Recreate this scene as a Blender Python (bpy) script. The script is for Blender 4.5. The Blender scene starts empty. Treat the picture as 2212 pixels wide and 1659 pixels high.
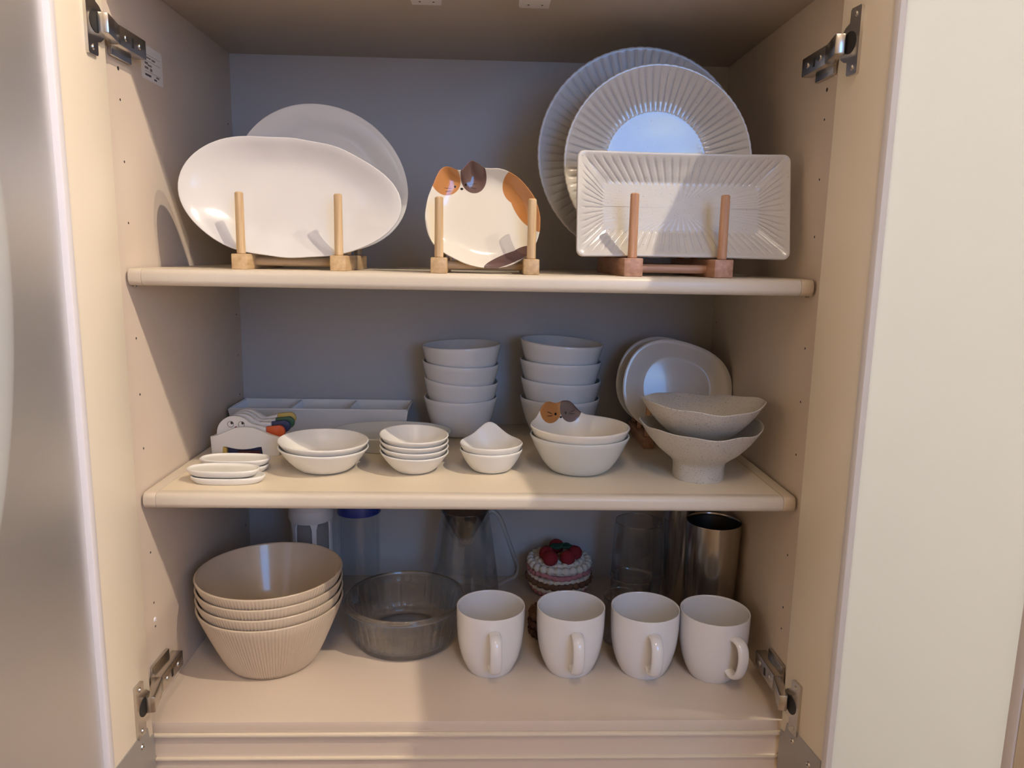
import bpy, bmesh, math, random
from math import pi, sin, cos, radians, exp
from mathutils import Matrix, Vector
random.seed(7)
C = bpy.context.scene.collection
SC = bpy.context.scene

# ------------------------------------------------------------------ camera
cam = bpy.data.cameras.new('camera'); co = bpy.data.objects.new('camera', cam); C.objects.link(co)
r3 = Vector((0.999, -0.0331, 0.018)); u3 = Vector((-0.0123, 0.1688, 0.9856)); f3 = Vector((0.0355, 0.9851, -0.169))
f3.normalize(); r3 = (r3 - f3*r3.dot(f3)).normalized(); u3 = r3.cross(f3)
M = Matrix((r3, u3, -f3)).transposed().to_4x4(); M.translation = Vector((0.3707, -0.7589, 0.5116))
co.matrix_world = M
cam.sensor_fit = 'HORIZONTAL'; cam.sensor_width = 36; cam.lens = 36*1617.4/2212
cam.clip_start = 0.02
SC.camera = co

# ------------------------------------------------------------------ world, lamps, exposure
W_, D_, ZM, ZT, ZC = 0.72, 0.385, 0.2521, 0.4919, 0.7882
ST = 0.0175                         # shelf thickness
SY = 0.0283                         # shelf setback
CEIL, FLOOR = 2.12, -0.80
world = bpy.data.worlds.new('sky'); SC.world = world; world.use_nodes = True
wn = world.node_tree; bg = wn.nodes['Background']; bg.inputs[1].default_value = 8.8
wtc = wn.nodes.new('ShaderNodeTexCoord'); wmp = wn.nodes.new('ShaderNodeMapping'); wmp.inputs['Scale'].default_value = (5, 5, 22)
wno = wn.nodes.new('ShaderNodeTexNoise'); wno.inputs['Scale'].default_value = 1.6; wno.inputs['Detail'].default_value = 5
wrp = wn.nodes.new('ShaderNodeValToRGB'); wrp.color_ramp.elements[0].position = .50; wrp.color_ramp.elements[0].color = (0.13, 0.40, 1.0, 1)
wrp.color_ramp.elements[1].position = .72; wrp.color_ramp.elements[1].color = (0.60, 0.85, 1.1, 1)
wn.links.new(wtc.outputs['Generated'], wmp.inputs[0]); wn.links.new(wmp.outputs[0], wno.inputs['Vector']); wn.links.new(wno.outputs[0], wrp.inputs[0]); wn.links.new(wrp.outputs[0], bg.inputs[0])
def lamp(name, loc, col, power, rad, spot=None, aim=None):
    l = bpy.data.lights.new(name, 'SPOT' if spot else 'POINT'); l.energy = power; l.color = col; l.shadow_soft_size = rad
    if spot: l.spot_size = radians(spot); l.spot_blend = 0.6
    o = bpy.data.objects.new(name, l); C.objects.link(o); o.location = loc
    if aim: o.rotation_euler = (Vector(aim)-Vector(loc)).to_track_quat('-Z', 'Y').to_euler()
    return o
WARM = (1.0, 0.86, 0.70)
lamp('downlight', (1.46, -0.92, 2.07), WARM, 112, 0.013, 150, (1.0, -0.6, 0))
lamp('downlight', (2.07, -0.97, 2.07), WARM, 58, 0.014, 150, (1.6, -0.7, 0))
lamp('front_fill', (0.45, -1.30, 1.95), WARM, 17, 0.12)  # added soft fill that lifts the fronts and the lower shelf
lamp('door_glass_fill', (1.70, -0.12, 0.78), (1.0, 0.90, 0.78), 56, 0.08)  # added fill light, no fixture: brightens the right door glass from behind
# daylight enters through window_1 in the wall behind the viewer; the portal only guides sampling
WX0, WX1, WZ0, WZ1, WY = 0.72, 1.36, 0.38, 1.27, -1.75
pl = bpy.data.lights.new('daylight', 'AREA'); pl.shape = 'RECTANGLE'; pl.size = WX1-WX0; pl.size_y = WZ1-WZ0
pl.cycles.is_portal = True
po = bpy.data.objects.new('daylight', pl); C.objects.link(po); po.location = ((WX0+WX1)/2, WY-0.02, (WZ0+WZ1)/2); po.rotation_euler = (pi/2, 0, 0)
SC.view_settings.view_transform = 'Standard'; SC.view_settings.look = 'None'; SC.view_settings.gamma = 1
SC.view_settings.use_curve_mapping = False; SC.view_settings.exposure = -0.06

# ------------------------------------------------------------------ materials
def nmat(name):
    m = bpy.data.materials.new(name); m.use_nodes = True
    nt = m.node_tree; return m, nt, nt.nodes['Principled BSDF']
def N(nt, t, **kw):
    n = nt.nodes.new(t)
    for k, v in kw.items(): setattr(n, k, v)
    return n
def srgb(r, g, b):
    f = lambda c: (c/12.92 if c <= 0.04045 else ((c+0.055)/1.055)**2.4)
    return (f(r/255), f(g/255), f(b/255), 1)
def mixc(nt, fac, a, b):
    n = N(nt, 'ShaderNodeMix', data_type='RGBA')
    for s, v in ((0, fac), (6, a), (7, b)):
        if hasattr(v, 'links'): nt.links.new(v, n.inputs[s])
        else: n.inputs[s].default_value = v
    return n.outputs[2]
def mt(nt, op, a, b=None):
    n = N(nt, 'ShaderNodeMath', operation=op)
    for i, v in enumerate((a, b)):
        if v is None: continue
        if hasattr(v, 'links'): nt.links.new(v, n.inputs[i])
        else: n.inputs[i].default_value = v
    return n.outputs[0]
def coords(nt, scale=(1, 1, 1)):
    tc = N(nt, 'ShaderNodeTexCoord'); mp = N(nt, 'ShaderNodeMapping'); mp.inputs['Scale'].default_value = scale
    nt.links.new(tc.outputs['Object'], mp.inputs[0]); return mp.outputs[0]
def noise(nt, scale, vec, detail=3):
    n = N(nt, 'ShaderNodeTexNoise'); n.inputs['Scale'].default_value = scale; n.inputs['Detail'].default_value = detail
    nt.links.new(vec, n.inputs['Vector']); return n.outputs[0]
def bump(nt, p, h, strength, dist=0.001):
    b = N(nt, 'ShaderNodeBump'); b.inputs['Strength'].default_value = strength; b.inputs['Distance'].default_value = dist
    nt.links.new(h, b.inputs['Height']); nt.links.new(b.outputs[0], p.inputs['Normal'])
def mrange(nt, v, a, b, c=0.0, d=1.0):
    n = N(nt, 'ShaderNodeMapRange'); nt.links.new(v, n.inputs[0])
    for i, x in enumerate((a, b, c, d)): n.inputs[i+1].default_value = x
    return n.outputs[0]
def simple(name, col, rough=0.4, metal=0.0, var=0.04, vs=40, bmp=0.0, bscale=200, coat=0.0, ior=1.5, scale=(1, 1, 1)):
    m, nt, p = nmat(name); v = coords(nt, scale)
    n = noise(nt, vs, v)
    dark = tuple(c*(1-var) for c in col[:3])+(1,); lite = tuple(min(1, c*(1+var)) for c in col[:3])+(1,)
    nt.links.new(mixc(nt, n, dark, lite), p.inputs['Base Color'])
    p.inputs['Roughness'].default_value = rough; p.inputs['Metallic'].default_value = metal; p.inputs['IOR'].default_value = ior
    if coat: p.inputs['Coat Weight'].default_value = coat; p.inputs['Coat Roughness'].default_value = 0.05
    if bmp: bump(nt, p, noise(nt, bscale, v), bmp)
    return m
MT = {}
MT['melamine'] = simple('cream_melamine', (0.71, 0.59, 0.465), 0.42, var=0.02, vs=8, bmp=0.05, bscale=900)
MT['toppanel'] = simple('shaded_top_melamine', (0.56, 0.49, 0.42), 0.45, var=0.02, vs=6)  # cream melamine darkened and greyed to mimic shade under the top
MT['door'] = simple('cream_door_paint', (0.86, 0.765, 0.60), 0.4, var=0.02, vs=8, bmp=0.04, bscale=900)
MT['back'] = simple('pale_back_board', (0.46, 0.44, 0.42), 0.45, var=0.02, vs=6)
MT['shelf'] = simple('cream_shelf_board', (0.76, 0.655, 0.49), 0.4, var=0.035, vs=30, scale=(0.6, 14, 14), bmp=0.05, bscale=60)
MT['cap'] = simple('beige_end_cap', (0.67, 0.575, 0.45), 0.4, var=0.02)
MT['edge'] = simple('pale_shelf_edge', (0.69, 0.61, 0.49), 0.33, var=0.02, bmp=0.08, bscale=700)
MT['bead'] = simple('white_rubber_bead', (0.80, 0.77, 0.78), 0.45, var=0.02)
MT['chrome'] = simple('hinge_nickel', (0.62, 0.59, 0.54), 0.24, 1.0, var=0.05)
MT['steelplate'] = simple('grey_plated_steel', (0.45, 0.44, 0.42), 0.45, 0.6, var=0.03)
MT['dark'] = simple('recess_shade', (0.02, 0.018, 0.015), 0.6, var=0.1)  # near-black colour stands in for shade in slots and hinge cups
MT['hole'] = simple('hole_shade', (0.05, 0.035, 0.025), 0.7, var=0.1)  # dark colour imitates shade inside holes that are not cut
MT['white'] = simple('glossy_white_porcelain', (0.81, 0.785, 0.755), 0.13, var=0.012, vs=20, coat=0.3)
MT['platter'] = simple('platter_white_glaze', (0.71, 0.695, 0.67), 0.13, var=0.012, vs=20, coat=0.3)
MT['whiteb'] = simple('soft_white_porcelain', (0.73, 0.71, 0.675), 0.16, var=0.012, vs=20, coat=0.3)
MT['satin'] = simple('satin_white_ceramic', (0.80, 0.77, 0.70), 0.3, var=0.02, vs=20)
MT['celadon'] = simple('pale_grey_and_shaded_ceramic', (0.66, 0.66, 0.60), 0.15, var=0.015, vs=20, coat=0.3)  # own grey of the oval dish; painted shade on the plain bowl
MT['grey'] = simple('cool_white_ceramic', (0.70, 0.69, 0.66), 0.15, var=0.015, vs=20, coat=0.3)
MT['tan'] = simple('tan_glazed_stoneware', (0.60, 0.485, 0.35), 0.2, var=0.03, vs=30, coat=0.3)
MT['plastic'] = simple('white_filter_plastic', (0.62, 0.62, 0.62), 0.4, var=0.02)
MT['bluelid'] = simple('blue_lid_plastic', (0.012, 0.03, 0.20), 0.35, var=0.03)
MT['cream_yarn'] = simple('cream_yarn', (0.72, 0.64, 0.52), 0.9, var=0.15, vs=400, bmp=0.6, bscale=900)
MT['pink_yarn'] = simple('pink_yarn', (0.52, 0.22, 0.22), 0.9, var=0.15, vs=400, bmp=0.6, bscale=900)
MT['brown_yarn'] = simple('brown_yarn', (0.17, 0.085, 0.045), 0.9, var=0.2, vs=400, bmp=0.6, bscale=900)
MT['darkbrown_yarn'] = simple('dark_brown_yarn', (0.09, 0.035, 0.022), 0.9, var=0.2, vs=400, bmp=0.6, bscale=900)
MT['red_yarn'] = simple('red_yarn', (0.24, 0.012, 0.015), 0.85, var=0.2, vs=400, bmp=0.6, bscale=900)
MT['green_yarn'] = simple('green_yarn', (0.015, 0.06, 0.028), 0.9, var=0.2, vs=400, bmp=0.6, bscale=900)
MT['steel'] = simple('brushed_steel', (0.50, 0.47, 0.43), 0.2, 1.0, var=0.08, vs=60, scale=(1, 1, 0.02), bmp=0.05, bscale=300)
MT['steelin'] = simple('dark_steel_inside', (0.22, 0.20, 0.18), 0.4, 1.0, var=0.05)
MT['mesh'] = simple('bronze_filter_mesh', (0.075, 0.055, 0.040), 0.45, 0.4, var=0.15, vs=500)
MT['orange'] = simple('orange_glaze', (0.62, 0.10, 0.025), 0.2, var=0.04)
MT['navy'] = simple('navy_glaze', (0.02, 0.035, 0.10), 0.25, var=0.04)
MT['green'] = simple('green_glaze', (0.03, 0.10, 0.045), 0.25, var=0.04)
MT['yellow'] = simple('yellow_glaze', (0.55, 0.40, 0.10), 0.25, var=0.04)
MT['maroon'] = simple('maroon_glaze', (0.06, 0.012, 0.018), 0.4, var=0.1)
MT['wallpaint'] = simple('warm_wall_paint', (0.48, 0.41, 0.34), 0.8, var=0.02)
MT['floorwood'] = simple('brown_floor_boards', (0.22, 0.15, 0.10), 0.5, var=0.15, vs=6, scale=(1, 8, 1))
def wood(name, a, b, sc, bs=1.0):
    m, nt, p = nmat(name); v = coords(nt, sc); n = noise(nt, 60, v, 5)
    nt.links.new(mixc(nt, mrange(nt, n, 0.3, 0.7), a, b), p.inputs['Base Color']); p.inputs['Roughness'].default_value = 0.45
    bump(nt, p, n, 0.15*bs); return m
MT['bamboo_v'] = wood('bamboo_upright', (0.50, 0.33, 0.16, 1), (0.72, 0.52, 0.29, 1), (4, 4, 0.25))
MT['bamboo_y'] = wood('bamboo_rail', (0.48, 0.31, 0.15, 1), (0.68, 0.48, 0.26, 1), (3, 0.3, 3))
MT['bamboo_x'] = wood('bamboo_dowel', (0.46, 0.30, 0.15, 1), (0.64, 0.46, 0.26, 1), (0.25, 4, 4))
MT['red_v'] = wood('reddish_wood_upright', (0.44, 0.22, 0.11, 1), (0.66, 0.38, 0.22, 1), (4, 4, 0.2))
MT['red_y'] = wood('reddish_wood_rail', (0.36, 0.18, 0.11, 1), (0.54, 0.31, 0.20, 1), (3, 0.4, 3))
MT['red_x'] = wood('reddish_wood_dowel', (0.36, 0.19, 0.11, 1), (0.56, 0.33, 0.21, 1), (0.2, 4, 4))
def stoneware(name, base, speck, rough, bmp, thr=0.70, coat=0.0):
    m, nt, p = nmat(name); v = coords(nt)
    n1 = noise(nt, 25, v); n2 = noise(nt, 800, v, 1); n3 = noise(nt, 1700, v, 1)
    c = mixc(nt, n1, tuple(x*0.93 for x in base[:3])+(1,), tuple(min(1, x*1.05) for x in base[:3])+(1,))
    c = mixc(nt, mrange(nt, n2, thr, thr+0.05), c, speck)
    c = mixc(nt, mrange(nt, n3, thr+0.02, thr+0.07, 0, 0.6), c, speck)
    nt.links.new(c, p.inputs['Base Color']); p.inputs['Roughness'].default_value = rough; p.inputs['Coat Weight'].default_value = coat; p.inputs['Coat Roughness'].default_value = 0.06
    bump(nt, p, noise(nt, 130, v), bmp, 0.0008); return m
MT['stone'] = stoneware('speckled_rough_stoneware', (0.60, 0.56, 0.48), (0.16, 0.11, 0.07, 1), 0.5, 0.35, 0.66)
MT['fluted'] = stoneware('pale_grey_fluted_stoneware', (0.60, 0.575, 0.525), (0.25, 0.19, 0.13, 1), 0.10, 0.10, 0.72, 0.7)
MT['flutedrect'] = stoneware('pale_fluted_dish_glaze', (0.60, 0.575, 0.525), (0.25, 0.19, 0.13, 1), 0.24, 0.14, 0.72, 0.15)
MT['flutedback'] = stoneware('grey_fluted_stoneware', (0.50, 0.50, 0.50), (0.22, 0.2, 0.17, 1), 0.22, 0.14, 0.73)
def thin_glass(name, col=(0.95, 0.965, 0.96, 1), ior=1.45, body=0.0):
    m = bpy.data.materials.new(name); m.use_nodes = True; nt = m.node_tree; p = nt.nodes['Principled BSDF']; out = nt.nodes['Material Output']
    n = noise(nt, 15, coords(nt)); c = mixc(nt, n, col, tuple(x*.985 for x in col[:3])+(1,))
    t = N(nt, 'ShaderNodeBsdfTransparent'); nt.links.new(c, t.inputs[0])
    g = N(nt, 'ShaderNodeBsdfGlossy'); g.inputs['Roughness'].default_value = 0.02
    lw = N(nt, 'ShaderNodeLayerWeight'); lw.inputs[0].default_value = 0.5
    fac = mt(nt, 'ADD', mt(nt, 'MULTIPLY', mt(nt, 'POWER', lw.outputs['Facing'], 5.0), (ior-1)*1.3), ((ior-1)/(ior+1))**2)
    mx = N(nt, 'ShaderNodeMixShader'); nt.links.new(fac, mx.inputs[0]); nt.links.new(t.outputs[0], mx.inputs[1]); nt.links.new(g.outputs[0], mx.inputs[2])
    if body:
        nt.links.new(c, p.inputs['Base Color']); p.inputs['Transmission Weight'].default_value = 1; p.inputs['Roughness'].default_value = 0.02; p.inputs['IOR'].default_value = ior
        m2 = N(nt, 'ShaderNodeMixShader'); m2.inputs[0].default_value = body; nt.links.new(mx.outputs[0], m2.inputs[1]); nt.links.new(p.outputs[0], m2.inputs[2]); nt.links.new(m2.outputs[0], out.inputs[0])
    else: nt.links.new(mx.outputs[0], out.inputs[0])
    return m
MT['glass'] = thin_glass('clear_glass', (0.985, 0.99, 0.985, 1), 1.45, 0.5); MT['heavyglass'] = thin_glass('thick_clear_glass', (0.975, 0.985, 0.98, 1), 1.47, 0.62); MT['clearplastic'] = thin_glass('clear_plastic', (0.975, 0.98, 0.985, 1), 1.35)
def frosted():
    m = bpy.data.materials.new('frosted_door_glass'); m.use_nodes = True; nt = m.node_tree; nt.nodes.clear()
    out = N(nt, 'ShaderNodeOutputMaterial')
    n = noise(nt, 3, coords(nt))
    col = mixc(nt, n, (0.905, 0.95, 0.975, 1), (0.91, 0.955, 0.98, 1))
    tr = N(nt, 'ShaderNodeBsdfTranslucent'); df = N(nt, 'ShaderNodeBsdfDiffuse'); gl = N(nt, 'ShaderNodeBsdfGlossy')
    nt.links.new(col, tr.inputs[0]); nt.links.new(col, df.inputs[0]); gl.inputs['Roughness'].default_value = 0.5
    m1 = N(nt, 'ShaderNodeMixShader'); m1.inputs[0].default_value = 0.54
    nt.links.new(tr.outputs[0], m1.inputs[1]); nt.links.new(df.outputs[0], m1.inputs[2])
    fr = N(nt, 'ShaderNodeFresnel'); fr.inputs[0].default_value = 1.2
    m2 = N(nt, 'ShaderNodeMixShader'); nt.links.new(fr.outputs[0], m2.inputs[0])
    nt.links.new(m1.outputs[0], m2.inputs[1]); nt.links.new(gl.outputs[0], m2.inputs[2]); nt.links.new(m2.outputs[0], out.inputs[0])
    return m
MT['frosted'] = frosted()
def sleeve():
    m = bpy.data.materials.new('fine_nylon_mesh'); m.use_nodes = True; nt = m.node_tree; p = nt.nodes['Principled BSDF']; out = nt.nodes['Material Output']
    n = noise(nt, 900, coords(nt)); nt.links.new(mixc(nt, n, (0.30, 0.29, 0.28, 1), (0.42, 0.41, 0.40, 1)), p.inputs['Base Color'])
    t = N(nt, 'ShaderNodeBsdfTransparent'); mx = N(nt, 'ShaderNodeMixShader'); mx.inputs[0].default_value = 0.45
    nt.links.new(t.outputs[0], mx.inputs[1]); nt.links.new(p.outputs[0], mx.inputs[2]); nt.links.new(mx.outputs[0], out.inputs[0]); return m
MT['sleeve'] = sleeve()
def printed(name, base, shapes, rough=0.13, axes='xy', front=False, coat=0.3):
    """flat print on a glaze: shapes = (colour, [(cx,cy,rx,ry,rot_deg,kind)]) in metres in the object's own frame"""
    m, nt, p = nmat(name); tc = N(nt, 'ShaderNodeTexCoord'); vec = tc.outputs['Object']
    sep = N(nt, 'ShaderNodeSeparateXYZ'); nt.links.new(vec, sep.inputs[0])
    cb = N(nt, 'ShaderNodeCombineXYZ')
    a, b = {'xy': (0, 1), 'xz': (0, 2), 'yz': (1, 2)}[axes]
    nt.links.new(sep.outputs[a], cb.inputs[0]); nt.links.new(sep.outputs[b], cb.inputs[1])
    cur = mixc(nt, noise(nt, 20, vec), tuple(c*0.985 for c in base[:3])+(1,), tuple(base[:3])+(1,))
    for col, els in shapes:
        mask = None
        for (cx, cy, rx, ry, rot, kind) in els:
            mp = N(nt, 'ShaderNodeMapping', vector_type='TEXTURE'); nt.links.new(cb.outputs[0], mp.inputs[0])
            mp.inputs['Location'].default_value = (cx, cy, 0); mp.inputs['Rotation'].default_value = (0, 0, radians(rot)); mp.inputs['Scale'].default_value = (rx, ry, 1)
            if kind == 'e' or kind == 'r':
                ln = N(nt, 'ShaderNodeVectorMath', operation='LENGTH'); nt.links.new(mp.outputs[0], ln.inputs[0]); v = ln.outputs['Value']
                k = mrange(nt, v, 1.0, 0.97)
                if kind == 'r': k = mt(nt, 'MULTIPLY', k, mrange(nt, v, 0.84, 0.87))
            else:
                ab = N(nt, 'ShaderNodeVectorMath', operation='ABSOLUTE'); nt.links.new(mp.outputs[0], ab.inputs[0])
                s2 = N(nt, 'ShaderNodeSeparateXYZ'); nt.links.new(ab.outputs[0], s2.inputs[0])
                k = mrange(nt, mt(nt, 'MAXIMUM', s2.outputs[0], s2.outputs[1]), 1.0, 0.97)
            mask = k if mask is None else mt(nt, 'MAXIMUM', mask, k)
        if front: mask = mt(nt, 'MULTIPLY', mask, mt(nt, 'GREATER_THAN', sep.outputs[1], 0.0))
        cn = mixc(nt, noise(nt, 90, vec), tuple(c*0.88 for c in col[:3])+(1,), tuple(col[:3])+(1,))
        cur = mixc(nt, mask, cur, cn)
    nt.links.new(cur, p.inputs['Base Color']); p.inputs['Roughness'].default_value = rough
    if coat: p.inputs['Coat Weight'].default_value = coat; p.inputs['Coat Roughness'].default_value = 0.05
    return m

# ------------------------------------------------------------------ mesh helpers
def link(name, me, mat=None, parent=None, smooth=35):
    o = bpy.data.objects.new(name, me); C.objects.link(o)
    if mat is not None and not me.materials: me.materials.append(MT[mat] if isinstance(mat, str) else mat)
    if parent is not None: o.parent = parent
    if smooth:
        me.polygons.foreach_set('use_smooth', [True]*len(me.polygons))
        if smooth < 180: me.set_sharp_from_angle(angle=radians(smooth))
    me.update(); return o
def vf(name, V, F, mat, parent=None, smooth=60):
    me = bpy.data.meshes.new(name); me.from_pydata(V, [], F); return link(name, me, mat, parent, smooth)
class B:
    def __init__(s): s.bm = bmesh.new()
    def _add(s, verts, M):
        if M is not None: bmesh.ops.transform(s.bm, matrix=M, verts=verts)
    def box(s, x0, x1, y0, y1, z0, z1, bev=0.0, seg=2, M=None):
        r = bmesh.ops.create_cube(s.bm, size=1)['verts']
        for v in r: v.co = Vector(((x0+x1)/2+v.co.x*(x1-x0), (y0+y1)/2+v.co.y*(y1-y0), (z0+z1)/2+v.co.z*(z1-z0)))
        if bev:
            es = list({e for v in r for e in v.link_edges})
            g = bmesh.ops.bevel(s.bm, geom=es, offset=bev, segments=seg, affect='EDGES', profile=0.5)
            r = list({v for f in g['faces'] for v in f.verts} | {v for v in r if v.is_valid})
            seen = set(r); stack = list(r)
            while stack:
                v = stack.pop()
                for e in v.link_edges:
                    w = e.other_vert(v)
                    if w not in seen: seen.add(w); stack.append(w)
            r = list(seen)
        s._add(r, M); return s
    def cyl(s, p0, p1, r0, r1=None, n=20, bev=0.0):
        r1 = r0 if r1 is None else r1; p0, p1 = Vector(p0), Vector(p1); d = (p1-p0); L = d.length; q = d.to_track_quat('Z', 'Y').to_matrix()
        rings = [(0, 0), (max(r0-bev, 0), 0)] + ([(r0, bev)] if bev else []) + ([(r1, L-bev)] if bev else []) + [(max(r1-bev, 0), L), (0, L)]
        if not bev: rings = [(0, 0), (r0, 0), (r1, L), (0, L)]
        pr = None
        for (r, z) in rings:
            if r == 0: cu = [s.bm.verts.new(p0+q@Vector((0, 0, z)))]
            else: cu = [s.bm.verts.new(p0+q@Vector((r*cos(2*pi*i/n), r*sin(2*pi*i/n), z))) for i in range(n)]
            if pr:
                for i in range(n):
                    a, b = pr[i % len(pr)], pr[(i+1) % len(pr)]; c, e = cu[(i+1) % len(cu)], cu[i % len(cu)]
                    vs = [];
                    for v in (a, b, c, e):
                        if v not in vs: vs.append(v)
                    if len(vs) > 2: s.bm.faces.new(vs)
            pr = cu
        return s
    def tube(s, pts, rad, n=10, closed=False, flat=None):
        pts = [Vector(p) for p in pts]; m = len(pts); rings = []; up = None
        for i in range(m):
            a = pts[i-1] if (i or closed) else pts[i]; b = pts[(i+1) % m] if (i < m-1 or closed) else pts[i]
            t = (b-a).normalized()
            if up is None: up = Vector((0, 0, 1)) if abs(t.z) < .9 else Vector((1, 0, 0))
            sd = t.cross(up).normalized(); u2 = sd.cross(t).normalized(); up = u2
            r = rad(i/m) if callable(rad) else rad
            rx, ry = (r*flat[0], r*flat[1]) if flat else (r, r)
            rings.append([s.bm.verts.new(pts[i]+sd*rx*cos(2*pi*k/n)+u2*ry*sin(2*pi*k/n)) for k in range(n)])
        for i in range(m if closed else m-1):
            A, Bq = rings[i], rings[(i+1) % m]
            for k in range(n): s.bm.faces.new((A[k], A[(k+1) % n], Bq[(k+1) % n], Bq[k]))
        if not closed: s.bm.faces.new(rings[0][::-1]); s.bm.faces.new(rings[-1])
        return s
    def prism(s, poly, h0, h1, M=None, bev=0.0):
        n = len(poly); a = [s.bm.verts.new((x, y, h0)) for x, y in poly]; b = [s.bm.verts.new((x, y, h1)) for x, y in poly]
        fs = [s.bm.faces.new(a[::-1]), s.bm.faces.new(b)]
        for i in range(n): fs.append(s.bm.faces.new((a[i], a[(i+1) % n], b[(i+1) % n], b[i])))
        vs = a+b
        if bev:
            es = list({e for f in fs[:2] for e in f.edges})
            g = bmesh.ops.bevel(s.bm, geom=es, offset=bev, segments=2, affect='EDGES', profile=0.5)
            vs = [v for v in set(v for f in g['faces'] for v in f.verts) | set(v for v in vs if v.is_valid)]
        s._add(vs, M); return s
    def ball(s, c, rx, ry=None, rz=None, u=14, v=9):
        r = bmesh.ops.create_uvsphere(s.bm, u_segments=u, v_segments=v, radius=1)['verts']
        for w in r: w.co = Vector((c[0]+w.co.x*rx, c[1]+w.co.y*(ry or rx), c[2]+w.co.z*(rz or rx)))
        return s
    def build(s, name, mat, parent=None, smooth=35, M=None):
        if M is not None: s.bm.transform(M)
        bmesh.ops.recalc_face_normals(s.bm, faces=s.bm.faces)
        me = bpy.data.meshes.new(name); s.bm.to_mesh(me); s.bm.free(); return link(name, me, mat, parent, smooth)
def tag(o, label, cat, group=None):
    o['label'] = label; o['category'] = cat
    if group: o['group'] = group
    return o
def empty(name, loc=(0, 0, 0), rot=(0, 0, 0)):
    o = bpy.data.objects.new(name, None); C.objects.link(o); o.location = loc; o.rotation_euler = rot; o.empty_display_size = 0.02; return o
def struct(o): o['kind'] = 'structure'; return o
def dup(root, loc=None, rot=None):
    r = root.copy(); C.objects.link(r)
    if loc is not None: r.location = loc
    if rot is not None: r.rotation_euler = rot
    for ch in list(root.children):
        c = ch.copy(); C.objects.link(c); c.parent = r
        for g in list(ch.children):
            d = g.copy(); C.objects.link(d); d.parent = c
    return r
def cr_open(P, n):
    P = [tuple(p) for p in P]; o = []
    for i in range(len(P)-1):
        a = P[max(i-1, 0)]; b = P[i]; c = P[i+1]; d = P[min(i+2, len(P)-1)]
        for k in range(n):
            t = k/n
            o.append(tuple(.5*(2*b[j]+(c[j]-a[j])*t+(2*a[j]-5*b[j]+4*c[j]-d[j])*t*t+(3*b[j]-a[j]-3*c[j]+d[j])*t**3) for j in range(len(b))))
    o.append(P[-1]); return o
def polar(rr):
    n = len(rr)
    def f(th):
        x = (th/(2*pi)*n) % n; i = int(x); t = x-i; a, b, c, d = rr[i-1], rr[i % n], rr[(i+1) % n], rr[(i+2) % n]
        return .0005*(2*b+(c-a)*t+(2*a-5*b+4*c-d)*t*t+(3*b-a-3*c+d)*t**3)
    return f
def dish_vf(prof, R, n=96, zmod=None, rmod=None):
    """prof: (s, z) from the centre of the underside out to the rim and back to the centre of the upper side"""
    V, F = [], []; K = len(prof); idx = []
    for i, (s, z) in enumerate(prof):
        if s <= 1e-6: idx.append([len(V)]); V.append((0, 0, z)); continue
        row = []
        for j in range(n):
            th = 2*pi*j/n; r = (R(th) if callable(R) else R)*s; zz = z
            if rmod: r += rmod(th, i/(K-1), s, z)
            if zmod: zz = zmod(th, s, z, i/(K-1))
            row.append(len(V)); V.append((r*cos(th), r*sin(th), zz))
        idx.append(row)
    for i in range(K-1):
        A, Bq = idx[i], idx[i+1]
        for j in range(n):
            a, b = A[j % len(A)], A[(j+1) % len(A)]; c, d = Bq[(j+1) % len(Bq)], Bq[j % len(Bq)]
            f = []
            for q in (a, b, c, d):
                if q not in f: f.append(q)
            if len(f) > 2: F.append(f)
    return V, F
def bowl_prof(R, H, fb, t, p=0.7, foot=0.0015, K=9, floor=0.004, tr=None):
    """bowl wall: radius fraction fb at the base growing to 1 at the rim; t = wall thickness, tr = rim thickness"""
    tr = tr or t
    S = lambda h: fb+(1-fb)*(h/H)**p
    o = [(0, foot), (fb*.82, foot), (fb*.90, 0.0), (fb*.98, 0.0)]
    hs = [H*(k/K)**1.25 for k in range(1, K)]
    o += [(S(h), h) for h in hs]
    o += [(1.0-.15*tr/R, H-tr*.5), (1.0-.3*tr/R, H-tr*.15), (1-.55*tr/R, H), (1-.85*tr/R, H-tr*.15), (1-tr/R, H-tr*.5)]
    for h in reversed(hs):
        hh = max(h, floor*1.02); s = S(h)-t/R
        if h > floor*1.6: o.append((s, hh))
    sb = max(S(floor)-t*1.3/R, .1)
    o += [(sb*.93, floor*1.12), (sb*.75, floor), (0, floor)]
    return o
def bowl(name, mat, R, Rn, H, fb, t, p=0.7, n=72, parent=None, zmod=None, rmod=None, **kw):
    V, F = dish_vf(bowl_prof(Rn, H, fb, t, p, **kw), R, n, zmod, rmod)
    return vf(name, V, F, mat, parent, 70)

# ------------------------------------------------------------------ the room
struct(B().box(-1.2, 2.4, 0.42, 0.50, FLOOR, CEIL).build('wall_back', 'wallpaint'))
struct(B().box(-1.28, -1.2, WY, 0.50, FLOOR, CEIL).build('wall_left', 'wallpaint'))
struct(B().box(2.4, 2.48, WY, 0.50, FLOOR, CEIL).build('wall_right', 'wallpaint'))
struct(B().box(-1.28, 2.48, WY-0.08, 0.50, CEIL, CEIL+.06).build('ceiling', 'wallpaint'))
struct(B().box(-1.28, 2.48, WY-0.08, 0.50, FLOOR-.06, FLOOR).build('floor', 'floorwood'))
wf = B()
wf.box(-1.28, WX0, WY-.08, WY, FLOOR, CEIL).box(WX1, 2.48, WY-.08, WY, FLOOR, CEIL).box(WX0, WX1, WY-.08, WY, FLOOR, WZ0).box(WX0, WX1, WY-.08, WY, WZ1, CEIL)
struct(wf.build('wall_front', 'wallpaint'))
w = B()
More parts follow.
